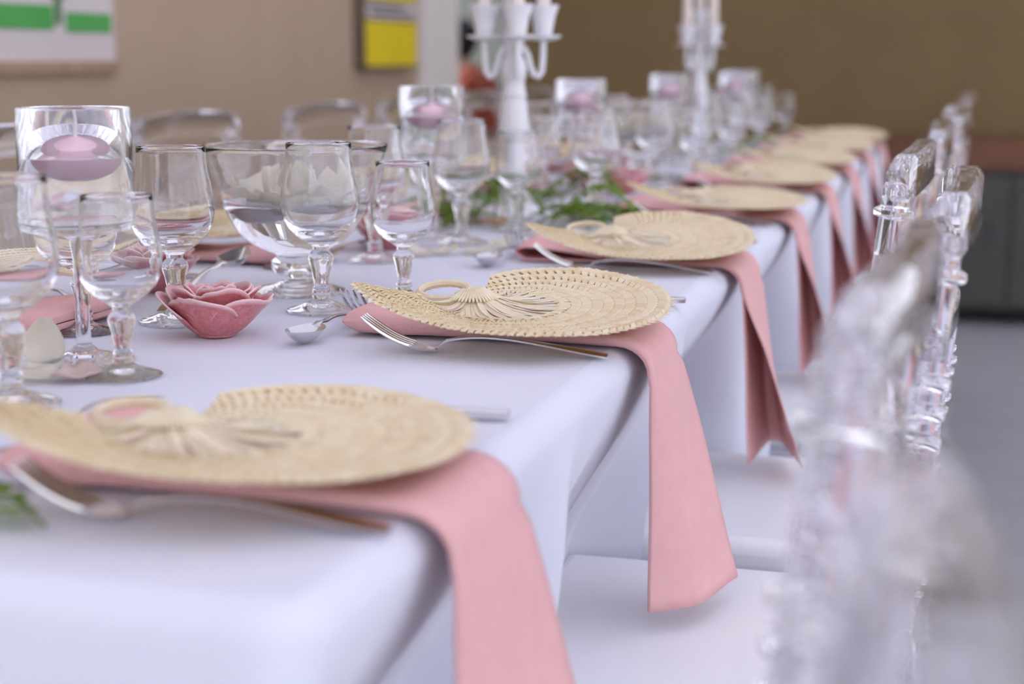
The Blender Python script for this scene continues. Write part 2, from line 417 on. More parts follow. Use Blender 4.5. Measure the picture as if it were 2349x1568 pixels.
# ================================================================== chairs
def ring(zs, r0, r1, w=0.005):
    return [(r0, zs - w), (r1, zs - w * 0.55), (r1 * 1.02, zs), (r1, zs + w * 0.55), (r0, zs + w)]
def backx(z): return 0.165 + (z - 0.45) * 0.10
def make_chair(label):
    t = thing('banquet_chair', label, 'chair')
    cu = obj('seat_cushion', MB().box((0.005, 0, 0.472), (0.345, 0.39, 0.042)), 'cushion', t); bevel(cu, 0.016, 4)
    fr = MB(); fr.box((0.005, 0, 0.430), (0.35, 0.395, 0.036)); bevel(obj('seat_frame', fr, 'acrylic', t), 0.008, 2)
    for s in (-1, 1):
        y = s * 0.178
        # rear leg with the turned back post above
        p0, p1 = (0.195, y, 0), (backx(0.45), y, 0.45)
        obj('leg', MB().rod(p0, p1, [(0.011, 0), (0.014, 0.1), (0.0145, 0.18), (0.019, 0.2), (0.0145, 0.22), (0.0145, 0.6), (0.019, 0.62), (0.0145, 0.64), (0.016, 1)]), 'acrylic', t)
        zs = [(0.0155, 0.452)]
        for zc, r1 in ((0.535, 0.020), (0.60, 0.020), (0.70, 0.021), (0.722, 0.0205), (0.744, 0.0205), (0.766, 0.021), (0.845, 0.0205)):
            zs += ring(zc, 0.0145, r1, 0.006)
        zs += [(0.0145, 0.868), (0.0125, 0.874), (0.004, 0.876)]
        L = 0.876 - 0.452
        obj('back_post', MB().rod((backx(0.452), y, 0.452), (backx(0.876), y, 0.876), [(r, (z - 0.452) / L) for r, z in zs], 16), 'acrylic', t)
        p0 = (-0.145, s * 0.172, 0); p1 = (-0.145, s * 0.172, 0.412)
        obj('leg', MB().rod(p0, p1, [(0.010, 0), (0.014, 0.1), (0.0145, 0.2), (0.019, 0.22), (0.0145, 0.24), (0.0145, 0.7), (0.019, 0.72), (0.0145, 0.74), (0.017, 1)]), 'acrylic', t)
        obj('stretcher', MB().rod((-0.133, s * 0.174, 0.2), (0.168, s * 0.176, 0.2), [(0.008, 0), (0.009, 0.48), (0.013, 0.5), (0.009, 0.52), (0.008, 1)], 10), 'acrylic', t)
    obj('stretcher', MB().rod((-0.145, -0.158, 0.24), (-0.145, 0.158, 0.24), [(0.008, 0), (0.009, 0.48), (0.013, 0.5), (0.009, 0.52), (0.008, 1)], 10), 'acrylic', t)
    # crest and rails: flat bars, gently bowed
    def rail(name, zc, h, th, arch, bow, hw_=0.165):
        h0 = h
        P = []
        n = 16
        for k in range(n + 1):
            u = k / n; y = hw_ * (2 * u - 1); q = 1 - (2 * u - 1) ** 2
            if name == 'crest_rail': h = h0 * (0.55 + 0.45 * min(1, q * 6) ** 0.5)
            z = zc + arch * q; x = backx(z) + bow * q
            P.append([(x + th / 2 * a, y, z + h / 2 * b) for a, b in ((-1, -0.8), (-0.7, -1), (0.7, -1), (1, -0.8), (1, 0.8), (0.7, 1), (-0.7, 1), (-1, 0.8), (-1, -0.8))])
        m_ = MB(); m_.grid(P)
        m_.add(P[0][:-1], [tuple(range(8))]); m_.add(P[-1][:-1], [tuple(range(8))])
        obj(name, m_, 'acrylic', t)
    rail('crest_rail', 0.876, 0.046, 0.022, 0.010, 0.014, 0.197)
    rail('rail', 0.790, 0.020, 0.016, 0.006, 0.012)
    rail('rail', 0.560, 0.020, 0.016, 0.0, 0.012)
    for k in range(5):
        u = (k + 1) / 6; y = -0.165 + 0.33 * u; q = 1 - (2 * u - 1) ** 2; b = 0.012 * q
        zs = [(0.008, 0.571)]
        for zc in (0.60, 0.66, 0.72, 0.752): zs += ring(zc, 0.0085, 0.0125, 0.0045)
        zs += [(0.0085, 0.779)]
        L = 0.208
        obj('spindle', MB().rod((backx(0.571) + b, y, 0.571), (backx(0.779) + b, y, 0.779), [(r, (z - 0.571) / L) for r, z in zs], 12), 'acrylic', t)
    return t
side_r, side_l = 'on the side away from the posters', 'on the poster side'
chair0 = make_chair('clear acrylic spindle back chair standing past the table end, away from the brown wall')
chair0.location = (CHR[0][0], CHR[0][1], 0); chair0.rotation_euler.z = CHR[0][2]; chair0['group'] = 'clear acrylic chairs'
bpy.context.view_layer.update()
for i, (x, y, a) in enumerate(CHR[1:]):
    dup(chair0, (x, y, 0), a, 'clear acrylic chair with white seat, %s from the brown wall, side without posters' % ORD[8 - i])
for i, (x, y, a) in enumerate(CHL):
    dup(chair0, (x, y, 0), PI + a, 'clear acrylic chair with white seat, %s from the brown wall, poster side' % ORD[8 - i])

def place(k, right, x, y, z=0.0):
    if right: return (x, PR[k] + y, TZ + z)
    return (-0.77 - x, PL[k] - y, TZ + z)
def where(k, right):
    return '%s setting from the brown wall, %s' % (ORD[8 - k], 'side without posters' if right else 'poster side')

# ================================================================== napkins
def napkin(kind, seed, short=False):
    rnd = random.Random(seed)
    Wd = 0.125; stations = []
    n1 = 22
    # path in (x, z, normal angle, half width, layer height, opening)
    X0, Xe, r = -0.252, -0.012, 0.022
    st = []
    for k in range(n1 + 1):
        u = k / n1; x = X0 + (Xe - X0) * u
        h = 0.025 - 0.013 * sm(0.0, 0.55, u)
        st.append((x, 0.0015, 0.0, h, 0.0, u))
    for k in range(1, 7):
        a = PI / 2 * k / 6
        st.append((Xe + (r + 0.004) * math.sin(a), 0.0015 - (r + 0.001) * (1 - math.cos(a)), a, 0.012 - 0.004 * k / 6, 0.0, 1.0))
    n2 = 20; drop = 0.215
    for k in range(1, n2 + 1):
        u = k / n2
        st.append((Xe + r + 0.006 + (0.0 if kind == 'closed' else 0.012 * u), 0.0015 - r - drop * u, PI / 2, 0.008, u, 1.0 + u))
    P = []
    for (x, z, a, h, hang, u) in st:
        nx, nz = math.sin(a), math.cos(a)
        hw = Wd / 2 * (1 - 0.06 * sm(0, 1, hang)) if kind == 'closed' else Wd / 2
        row = []
        m = 10
        pts = []
        bul = hang
        # lower layer, far to near
        for j in range(m + 1):
            s_ = 1 - 2 * j / m
            pts.append((s_ * hw, 0.0025 + (0.004 * bul * math.cos(s_ * 1.5) if kind == 'closed' else 0.004 * bul * (1 - s_))))
        # rounded fold (near side when closed, far side when open)
        if kind == 'closed':
            for j in range(1, 6):
                b = PI * j / 6
                pts.append((-hw - h * 0.5 * math.sin(b), 0.0025 + (h - 0.0025) * (1 - math.cos(b)) / 2))
            for j in range(m + 1):
                s_ = -1 + 2 * j / m
                ridge = max(0, 1 - abs(s_ + 0.55) / (0.5 if s_ < -0.55 else 1.5))
                bump = bul ** 0.9 * (0.034 * ridge if s_ < -0.55 else 0.034 + 0.022 * (s_ + 0.55) / 1.55)
                pts.append((s_ * hw, h + bump - 0.0045 * sm(0.5, 1, s_) * (1 - hang)))
        else:
            pts = [(-p[0], p[1]) for p in pts]       # near to far
            for j in range(1, 6):
                b = PI * j / 6
                pts.append((hw + h * 0.5 * math.sin(b), 0.0065 * bul * 0 + 0.0025 + (h - 0.0025 + 0.02 * bul) * (1 - math.cos(b)) / 2))
            for j in range(m + 1):
                s_ = 1 - 2 * j / m
                bump = 0.020 * bul + 0.042 * bul ** 1.2 * (1 - s_) / 2
                near = -0.012 * sm(0.4, 1, -s_) * (1 - min(1, hang * 3))     # on the table the open side is pressed flat
                pts.append((s_ * hw - (0.006 * (1 - hang)) * 0, max(0.005, h + bump + near * 0.6)))
        for (yy, hh) in pts:
            wob = 0.0012 * math.sin(7 * u + yy * 60 + seed)
            skew = (-0.004 if kind == 'closed' else -0.006) * hang
            row.append((x + nx * (hh + wob * 0.5), yy + skew + 0.0 + 0.004 * math.sin(3 * u + seed) * (1 if u > 0.2 else 0.3), z + nz * (hh + wob * 0.5)))
        P.append(row)
    # rounded inner end
    e = P[0]; cz = 0.0015 + 0.0125
    cap = [tuple((px - 0.010, py, cz + (pz - cz) * 0.55)) for (px, py, pz) in e]
    cap2 = [tuple((px - 0.0125, py, cz + (pz - cz) * 0.05)) for (px, py, pz) in e]
    P = [cap2, cap] + P
    m_ = MB(); m_.grid(P)
    return m_.mesh('napkin_cloth')
NK = [napkin('closed', 1), napkin('open', 2), napkin('closed', 5)]
def put_napkin(k, right):
    v = NK[0] if (right and k in (0, 1)) else NK[1]
    p = place(k, right, 0, 0.024)
    o = obj('napkin', v, 'napkin', None, p, (0, 0, (0 if right else PI) + random.uniform(-0.015, 0.015)))
    if not o.modifiers: solid(o, 0.0016, 0)
    hang = 'hanging closed' if v is NK[0] else 'hanging open'
    tag(o, 'pink napkin %s off the edge, %s' % (hang, where(k, right)), 'napkin', 'pink napkins under the fans')

# ================================================================== raffia fans
FR = [(222, .112, .058), (230, .114, .054), (240, .114, .047), (255, .109, .038), (270, .106, .031), (285, .110, .027), (300, .124, .026), (330, .155, .025),
      (360, .168, .0275), (387, .180, .035), (394, .182, .038), (410, .178, .043), (427, .166, .047), (445, .138, .046), (458, .105, .043)]
KX, KY, KZ = -0.148, -0.028, 0.037
def fan_pt(phi, q, dz=0.0):
    R, zr = interp(FR, phi)
    z = KZ + (zr - KZ) * q ** 1.5 - 0.007 * sm(225, 285, phi) * math.sin(PI * min(q, 1)) + dz
    a = math.radians(phi)
    return (R * q * math.cos(a), R * q * math.sin(a), z)
def make_fan_meshes():
    A0, A1 = 222.0, 458.0
    out = {}
    # backing sheet seen through the gaps
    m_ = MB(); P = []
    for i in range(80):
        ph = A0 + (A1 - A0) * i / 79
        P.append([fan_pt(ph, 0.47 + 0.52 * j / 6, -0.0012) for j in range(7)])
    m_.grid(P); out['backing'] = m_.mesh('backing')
    N = 78; d = (A1 - A0) / N; nb = 10; q0 = 0.44; tones = []
    wv = MB()
    rnd = random.Random(3)
    cl = lambda p: max(A0, min(A1, p))
    for j in range(nb):
        qa = q0 + (1 - q0) * (j - 0.22) / nb; qb = q0 + (1 - q0) * (j + 1.22) / nb
        sg = 1 if j % 2 == 0 else -1
        for i in range(N + 1):
            ph = A0 + d * (i - 0.5) + (0.5 * d if j % 2 else 0)
            dl = 1.25 * d * sg
            lo, hi = ph - 0.365 * d, ph + 0.365 * d
            j1 = rnd.uniform(-0.0002, 0.0003)
            vs = []
            for u, up in ((0, -0.0006), (0.25, 0.0012), (0.75, 0.0014), (1, -0.0004)):
                q = qa + (qb - qa) * u; of = dl * (u - 0.5)
                L1 = fan_pt(cl(lo + of), q, up + j1); R1 = fan_pt(cl(hi + of), q, up + j1 + 0.0011)
                vs += [L1, R1, (R1[0], R1[1], R1[2] - 0.0010), (L1[0], L1[1], L1[2] - 0.0010)]
            fs = [(0, 1, 2, 3), (15, 14, 13, 12)]
            for k in range(3):
                o_ = 4 * k
                fs += [(o_ + e, o_ + (e + 1) % 4, o_ + 4 + (e + 1) % 4, o_ + 4 + e) for e in range(4)]
            wv.add(vs, fs); tones += [rnd.random() ** 1.6] * 16
    out['weave'] = wv.mesh('weave', False)
    at = out['weave'].attributes.new('tone', 'FLOAT', 'POINT'); at.data.foreach_set('value', tones)
    N = 64; d = (A1 - A0) / N
    rm = MB()
    for i in range(N):
        ph = A0 + d * i
        a = fan_pt(ph + 0.04 * d, 0.965, 0.0016); b = fan_pt(ph + 0.96 * d, 0.965, 0.0008)
        tip = fan_pt(ph + 0.8 * d, 1.05, 0.0004); a2 = fan_pt(ph + 0.04 * d, 0.965, -0.0014); b2 = fan_pt(ph + 0.96 * d, 0.965, -0.0014)
        rm.add([a, b, tip, a2, b2], [(0, 1, 2), (3, 2, 4), (0, 2, 3), (1, 4, 2), (0, 3, 4, 1)])
    out['rim'] = rm.mesh('rim', False)
    # one leaf strip: length 1 along x, a shallow fold along it
    st = MB(); P = []
    for k in range(7):
        u = k / 6; wd = 0.0016 + 0.0011 * math.sin(PI * min(1, u * 1.2)) 
        zz = -0.10 * math.sin(PI * u) * 0.06
        P.append([(u, -wd, zz), (u, 0, zz + 0.0007), (u, wd, zz), (u, 0, zz - 0.0004), (u, -wd, zz)])
    st.grid(P); out['strip'] = st.mesh('leaf_strip', False)
    # knot and handle loop
    kn = MB()
    for i in range(26):
        a = math.radians(232 + (438 - 232) * i / 25)
        p = [(-0.012 + 0.004 * math.cos(a), 0.002 * math.sin(a), KZ + 0.004), (0.010 * math.cos(a), 0.010 * math.sin(a), KZ + 0.0085),
             (0.016 * math.cos(a), 0.016 * math.sin(a), KZ + 0.0055), (0.024 * math.cos(a), 0.024 * math.sin(a), KZ + 0.001)]
        kn.tube(p, [0.0022, 0.0022, 0.0018, 0.0010], 5)
    out['knot'] = kn.mesh('knot')
    lp = MB(); pts = []
    n = 34
    for k in range(n + 1):
        a = 2 * PI * k / n
        # loop lying out from the knot, slightly lifted
        lx = -0.033 + 0.026 * math.cos(a); ly = 0.016 * math.sin(a)
        pts.append((lx, ly, KZ + 0.004 + 0.005 * math.sin(a)))
    lp.tube(pts[:-1], [0.0033 + 0.0005 * (k % 2) for k in range(n)], 8, closed=True)
    q = Matrix.Rotation(math.radians(-22), 4, 'Z')
    lp.v = [tuple(q @ Vector(v)) for v in lp.v]
    out['loop'] = lp.mesh('handle_loop')
    return out
FM = make_fan_meshes()
def make_fan(label, detail):
    t = thing('raffia_fan', label, 'fan')
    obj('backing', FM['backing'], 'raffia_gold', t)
    o = obj('weave', FM['weave'], 'raffia', t); o['kind'] = 'stuff'
    o = obj('rim', FM['rim'], 'raffia_pale', t); o['kind'] = 'stuff'
    obj('knot', FM['knot'], 'raffia_pale', t)
    obj('handle_loop', FM['loop'], 'raffia_pale', t)
    rnd = random.Random(11)
    n = 58 if detail else 36
    for i in range(n):
        ph = 230 + (452 - 230) * (i + 0.5 + rnd.uniform(-0.2, 0.2)) / n
        p0 = Vector((0.010 * math.cos(math.radians(ph)), 0.010 * math.sin(math.radians(ph)), KZ + 0.006 + rnd.uniform(-0.003, 0.001)))
        p1 = Vector(fan_pt(ph + rnd.uniform(-2, 2), 0.50, 0.0012 + rnd.uniform(0, 0.0015)))
        dv = p1 - p0
        o = obj('leaf_strip', FM['strip'], None, t, p0)
        if not FM['strip'].materials: FM['strip'].materials.append(M['raffia_pale'])
        o.rotation_euler = (rnd.uniform(-0.4, 0.4), -math.atan2(dv.z, math.hypot(dv.x, dv.y)), math.atan2(dv.y, dv.x))
        o.scale = (dv.length, 1.0 + rnd.uniform(-0.2, 0.4), 1.0)
    return t
fanA = make_fan('', True); fanB = make_fan('', False)
FANOFF = {(0, True): (-0.022, 0.012)}
FANTILT = {(0, True): -0.10, (2, True): 0.03, (3, True): -0.04}
FANROT = {(0, True): 0.03, (2, True): 0.02, (3, True): -0.05}
first = {True: True, False: True}
bpy.context.view_layer.update()
for k in range(8):
    for right in (True, False):
        det = right and k < 3
        src = fanA if det else fanB
        ox, oy = FANOFF.get((k, right), (0, 0))
        if not right: ox -= 0.04
        p = place(k, right, KX + ox, KY + oy, 0.0 if right else 0.009)
        rot = (0 if right else PI) + FANROT.get((k, right), random.uniform(-0.07, 0.07))
        if right and k == 1: rot = 0
        lab = 'woven raffia fan with loop handle, %s' % where(k, right)
        if first[det]:
            first[det] = False; src.location = p; src.rotation_euler = (FANTILT.get((k, right), 0.0 if right else -0.13), 0, rot); src['label'] = lab; src['group'] = 'raffia fans on the napkins'
        else:
            src_ = dup(src, p, rot, lab, 'raffia fans on the napkins')
            src_.rotation_euler.x = FANTILT.get((k, right), 0.0 if right else -0.13)
        put_napkin(k, right)

# ================================================================== cutlery
def strip(st, th=0.0022, n=6):
    """flatware body: st = (x, z, half width, dish)"""
    P = []
    for x, z, hw, dish in st:
        top = []; 
        for j in range(n + 1):
            s_ = -1 + 2 * j / n
            top.append((x, s_ * hw, z + th / 2 * (1 - 0.5 * s_ * s_) + dish * (s_ * s_ - 1)))
        bot = [(x, s_[1] * 0.98, s_[2] - th * (1 - 0.4 * (s_[1] / max(hw, 1e-5)) ** 2)) for s_ in reversed(top)]
        P.append(top + bot + [top[0]])
    m_ = MB(); m_.grid(P)
    k = len(P[0]) - 1
    m_.add(P[0][:-1], [tuple(range(k))]); m_.add(P[-1][:-1], [tuple(range(k))])
    return m_
def handle_st(L0, L1, z0):
    r = []
    for k in range(15):
        u = k / 14; x = L0 + (L1 - L0) * u
        z = z0 * (1 - sm(0, 0.12, u)) + (0.013 * math.sin(PI * min(1, u * 1.0) ** 0.55)) * 1.0 + 0.002
        hw = 0.0032 + 0.0012 * (1 - sm(0, 0.1, u)) + 0.0068 * sm(0.35, 0.95, u) * (1 if u < 0.96 else 0.75)
        r.append((x, z, hw, 0))
    return r
def make_fork(label, L=0.2):
    # x from -L (tines) to 0 (handle end); tips raised
    t = thing('fork', label, 'fork')
    h = handle_st(-0.148 * L / 0.2, 0, 0.0025)
    obj('handle', strip(h), 'steel', t)
    hs = []
    for k in range(9):
        u = k / 8; x = (-0.146 - 0.022 * u) * L / 0.2
        hs.append((x, 0.0035 - 0.001 * u + 0.006 * u * u, 0.0045 + 0.0075 * sm(0, 0.7, u), 0.001))
    obj('head', strip(hs), 'steel', t)
    for j in range(4):
        y = -0.0102 + 0.0068 * j
        P = []
        for k in range(9):
            u = k / 8; x = (-0.166 - 0.044 * u) * L / 0.2; z = 0.0075 + 0.010 * u + 0.014 * u * u
            P.append((x, y * (1 - 0.06 * u), z))
        obj('tine', MB().tube(P, [0.0017] * 7 + [0.0013, 0.0007], 6), 'steel', t)
    return t
def make_spoon(label, L=0.17):
    t = thing('dessert_spoon', label, 'spoon')
    obj('handle', strip(handle_st(-L + 0.043, 0, 0.010)), 'steel', t)
    st = []
    for k in range(15):
        u = k / 14; x = -L + 0.046 - 0.05 * u
        hw = max(0.0015, 0.0165 * math.sin(PI * min(1, (u * 0.93 + 0.05)) ** 0.9) ** 0.62)
        st.append((x, 0.0120 + 0.0015 * (2 * u - 1) ** 2, hw, 0.0112 * math.sin(PI * min(1, u * 0.96 + 0.02))))
    obj('spoon_bowl', strip(st, 0.0016, 10), 'steel', t)
    return t
def make_knife(label):
    t = thing('table_knife', label, 'knife')
    hs = [(-0.095 + 0.095 * k / 10, 0.0045, 0.0042 + 0.0024 * sm(0.2, 0.95, k / 10) * (1 if k < 10 else 0.6), 0) for k in range(11)]
    obj('handle', strip(hs, 0.006), 'steel', t)
    bs = [(-0.093 - 0.115 * k / 12, 0.0032, 0.0045 + 0.005 * sm(0, 0.25, k / 12) * (1 - 0.9 * sm(0.75, 1, k / 12)), 0) for k in range(13)]
    obj('blade', strip(bs, 0.0016), 'steel', t)
    return t
protos = {'fork': make_fork(''), 'dessert_fork': make_fork('', 0.165), 'spoon': make_spoon(''), 'knife': make_knife('')}
protos['dessert_fork'].name = 'dessert_fork'
used = set()
bpy.context.view_layer.update()
def put(kind, loc, rot, label, group):
    src = protos[kind]
    if kind not in used:
        used.add(kind); src.location = loc; src.rotation_euler.z = rot; src['label'] = label; src['group'] = group
    else: src = dup(src, loc, rot, label, group)
    return src
SP = {(0, False): (-0.293, -0.207), (1, False): (-0.293, -0.207)}
for k in range(8):
    for right in (True, False):
        b = 0 if right else PI
        wh = where(k, right)
        yo = {(0, True): -0.07, (1, True): -0.088}.get((k, right), -0.088)
        put('fork', place(k, right, -0.010, yo, 0.001), b + 0.12, 'steel dinner fork, tines up, ' + wh, 'dinner forks')
        if not (right is False and k == 0):
            put('knife', place(k, right, 0.0 if k != 0 else -0.025, 0.222 if k != 0 else 0.205, 0.001), b + 0.05, 'steel table knife half under the fan, ' + wh, 'table knives')
        sx_, sy_ = (-0.280, -0.088) if right else ((-0.293, -0.207) if k == 1 else (-0.288, -0.09))
        # bowl of the spoon towards the diner's left
        sp_ = put('spoon', place(k, right, sx_ + 0.004, sy_ + 0.145, 0.001), b + PI / 2 - 0.05, 'steel dessert spoon lying across, ' + wh, 'dessert spoons')
        if not right and k == 1: sp_.rotation_euler.y = 0.20
        if right or k > 2:
            put('dessert_fork', place(k, right, -0.296, 0.198, 0.001), b + PI / 2 + 0.05, 'small steel dessert fork lying across, ' + wh, 'dessert forks')

# ================================================================== glasses
def goblet_profile(s=1.0):
    outer = [(0.0, 0.0035), (0.020, 0.0025), (0.030, 0.0005), (0.0345, 0.0), (0.0352, 0.0012), (0.0335, 0.0028), (0.022, 0.0062), (0.0125, 0.0095), (0.0085, 0.0125),
             (0.0092, 0.0145), (0.0097, 0.0165), (0.0088, 0.0185), (0.0095, 0.0205), (0.0090, 0.0225), (0.0072, 0.0245), (0.0072, 0.027), (0.0100, 0.042),
             (0.0124, 0.0505), (0.0128, 0.0535), (0.0112, 0.057), (0.0078, 0.061), (0.0082, 0.0645), (0.0150, 0.0690), (0.0240, 0.0752),
             (0.0315, 0.083), (0.0362, 0.092), (0.0386, 0.102), (0.0389, 0.112), (0.0374, 0.124), (0.0348, 0.137), (0.0330, 0.148), (0.0323, 0.160), (0.0322, 0.1652)]
    inner = [(0.0316, 0.1662), (0.0309, 0.1652), (0.0309, 0.160), (0.0315, 0.148), (0.0332, 0.137), (0.0357, 0.124), (0.0372, 0.112), (0.0368, 0.102), (0.0342, 0.093), (0.0290, 0.085), (0.0205, 0.0795), (0.010, 0.0775), (0.0, 0.077)]
    return [(r * s, z * s) for r, z in outer + inner]
gm = MB().lathe(goblet_profile(), 40).mesh('goblet_glass'); gm.materials.append(M['glass'])
gs = MB().lathe(goblet_profile(0.862), 40).mesh('small_goblet_glass'); gs.materials.append(M['glass'])
GL = {(0, True): ((-0.385, 0.150), (-0.361, 0.268)), (1, True): ((-0.340, 0.081), (-0.286, 0.171)), (2, True): ((-0.386, 0.124), (-0.358, 0.304)),
      (3, True): ((-0.30, -0.03), (-0.33, 0.14)), (1, False): ((-0.323, -0.024), (-0.271, 0.055)), (2, False): ((-0.339, 0.011), (-0.26, 0.10))}
OBST = [(-0.418, 1.572, 0.101), (-0.40, 3.30, 0.101), (-0.42, 2.415, 0.076), (-0.42, 4.12, 0.076)] + [(x, y, 0.047) for x, y in ((-0.428, 1.157), (-0.452, 2.115), (-0.42, 2.85), (-0.425, 3.74), (-0.36, 4.36), (-0.40, 4.78))] \
     + [(x, y, 0.056) for x, y in ((-0.378, 1.30), (-0.573, 1.54), (-0.46, 1.97), (-0.43, 2.96), (-0.35, 2.90), (-0.50, 3.60))]
def clear(k, right, p, r, others=()):
    x, y = p
    for step in range(40):
        X, Y, _ = place(k, right, x, y)
        if all(math.hypot(X - a, Y - b) > r + c for a, b, c in OBST + list(others)): break
        x += 0.004; y += 0.003 if step % 2 else -0.001
    return (x, y)
for k in range(8):
    for right in (True, False):
        L_, S_ = GL.get((k, right), ((-0.335 + random.uniform(-0.015, 0.015), 0.06 + random.uniform(-0.03, 0.03)), (-0.285 + random.uniform(-0.015, 0.015), 0.16 + random.uniform(-0.03, 0.03))))
        if (k, right) not in GL:
            L_ = clear(k, right, L_, 0.042); Lw = place(k, right, *L_); S_ = clear(k, right, S_, 0.036, [(Lw[0], Lw[1], 0.042)])
        wh = where(k, right)
        o = obj('wine_goblet', gm, None, None, place(k, right, *L_, 0.0014)); tag(o, 'larger stemmed glass goblet, ' + wh, 'goblet', 'larger goblets')
        o = obj('small_goblet', gs, None, None, place(k, right, *S_, 0.0014)); tag(o, 'smaller stemmed glass goblet, ' + wh, 'goblet', 'smaller goblets')

# stemmed cylinder vases with a floating candle
def cyl_vase():
    o_ = [(0, 0.003), (0.034, 0.002), (0.040, 0), (0.0405, 0.0015), (0.030, 0.004), (0.012, 0.008), (0.0065, 0.014), (0.0058, 0.03), (0.0058, 0.085), (0.008, 0.1), (0.016, 0.1065),
          (0.036, 0.108), (0.0435, 0.1095), (0.0455, 0.113), (0.0460, 0.12), (0.0460, 0.2075)]
    i_ = [(0.0450, 0.209), (0.0440, 0.2075), (0.0440, 0.121), (0.0425, 0.1165), (0.030, 0.1150), (0.0, 0.1146)]
    return MB().lathe(o_ + i_, 48).mesh('vase_glass')
vm = cyl_vase(); vm.materials.append(M['glass'])
wm = MB().lathe([(0, 0.1140), (0.030, 0.1144), (0.0428, 0.1160), (0.0444, 0.121), (0.0444, 0.1690), (0.0434, 0.1686), (0.0, 0.1684)], 48).mesh('water'); wm.materials.append(M['water'])
def candle_meshes(s, zs):
    b = MB().lathe([(0, 0), (0.018, 0.0004), (0.028, 0.005), (0.0345, 0.013), (0.0365, 0.019), (0.0355, 0.0225), (0.026, 0.0255), (0.014, 0.0295), (0.006, 0.0335), (0, 0.0345)], 36)
    b.v = [(x * s, y * s, z * s * zs) for x, y, z in b.v]
    wk = MB().tube([(0, 0, 0.033 * s * zs), (0.0005, 0.0004, 0.050 * s * zs), (-0.0018, 0, 0.068 * s * zs)], [0.0017, 0.0015, 0.0012], 8)
    return b.mesh('wax'), wk.mesh('wick')
cw, ck_ = candle_meshes(0.80, 1.0); cw.materials.append(M['pink_wax']); ck_.materials.append(M['wick'])
VAS = [(-0.428, 1.157), (-0.452, 2.115), (-0.42, 2.85), (-0.425, 3.74), (-0.36, 4.36), (-0.40, 4.78)]
near = ['beside the bowl, farthest from the candelabras', 'just before the candelabra in the leaf wreath', 'between the two candelabras, just past the wreath', 'just before the candelabra closer to the brown wall', 'just behind the candelabra closer to the brown wall', 'at the table end by the brown wall']
for i, (x, y) in enumerate(VAS):
    t = thing('stemmed_candle_vase', 'clear stemmed cylinder vase with water, ' + near[i], 'vase', (x, y, TZ + 0.0006), 0, 'stemmed candle vases')
    obj('vase_glass', vm, None, t); obj('water', wm, None, t)
    c = thing('floating_candle', 'pink floating candle in the vase ' + near[i], 'candle', (x + 0.001, y, TZ + 0.0006 + 0.1470), i * 1.1, 'pink floating candles')
    obj('wax', cw, None, c); obj('wick', ck_, None, c)

# footed bowl
def bowl_mesh():
    o_ = [(0, 0.006), (0.030, 0.005), (0.046, 0.001), (0.0505, 0), (0.051, 0.002), (0.040, 0.006), (0.022, 0.010), (0.014, 0.014), (0.016, 0.017), (0.024, 0.021), (0.0285, 0.028),
          (0.0275, 0.034), (0.022, 0.0385), (0.022, 0.041), (0.034, 0.046), (0.050, 0.0545), (0.062, 0.066), (0.072, 0.082), (0.0815, 0.102), (0.090, 0.126), (0.0975, 0.150), (0.0995, 0.1565)]
    i_ = [(0.0990, 0.1578), (0.0976, 0.1568), (0.0955, 0.150), (0.0880, 0.126), (0.0795, 0.103), (0.0700, 0.084), (0.0600, 0.0695), (0.048, 0.0590), (0.032, 0.0515), (0.016, 0.0490), (0, 0.0485)]
    return MB().lathe(o_ + i_, 56).mesh('bowl_glass')
bm_ = bowl_mesh(); bm_.materials.append(M['glass'])
bw = MB().lathe([(0, 0.0478), (0.016, 0.0483), (0.032, 0.0508), (0.0484, 0.0584), (0.0605, 0.0691), (0.0706, 0.0838), (0.0780, 0.0985), (0.0772, 0.098), (0, 0.0978)], 56).mesh('bowl_water'); bw.materials.append(M['water'])

def petal_mesh(s, cup, seed, fold=0.0):
    r = random.Random(seed); P = []
    for i in range(9):
        u = i / 8
        hw = s * 0.5 * (math.sin(PI * (0.10 + 0.86 * u ** 0.8)) ** 0.7)
        row = []
        for j in range(9):
            v = -1 + j / 4
            x = s * (u - 0.5) - 0.06 * s * v * v
            z = cup * s * ((2 * u - 1) ** 2 * 0.8 + v * v * 0.9) + 0.04 * s * math.sin(5 * u + seed) * v + fold * s * u * u
            row.append((x, hw * v, z))
        P.append(row)
    mb_ = MB(); mb_.grid(P); 
    zmin = min(v[2] for v in mb_.v); mb_.v = [(a, b, c - zmin) for a, b, c in mb_.v]
    return mb_.mesh('petal')
PM = [petal_mesh(1.0, 0.13, 1), petal_mesh(1.0, 0.20, 2, 0.25), petal_mesh(1.0, 0.09, 3), petal_mesh(1.0, 0.16, 4, 0.15)]
PMV = {}
def petal(m, i, loc, rot, s, label, group, name='rose_petal'):
    key = (m, i)
    if key not in PMV:
        me = PM[i].copy(); me.materials.append(M[m]); PMV[key] = me
    o = obj(name, PMV[key], None, None, loc, rot); o.scale = (s, s, s)
    solid(o, 0.012, 1)
    tag(o, label, 'petal', group); return o

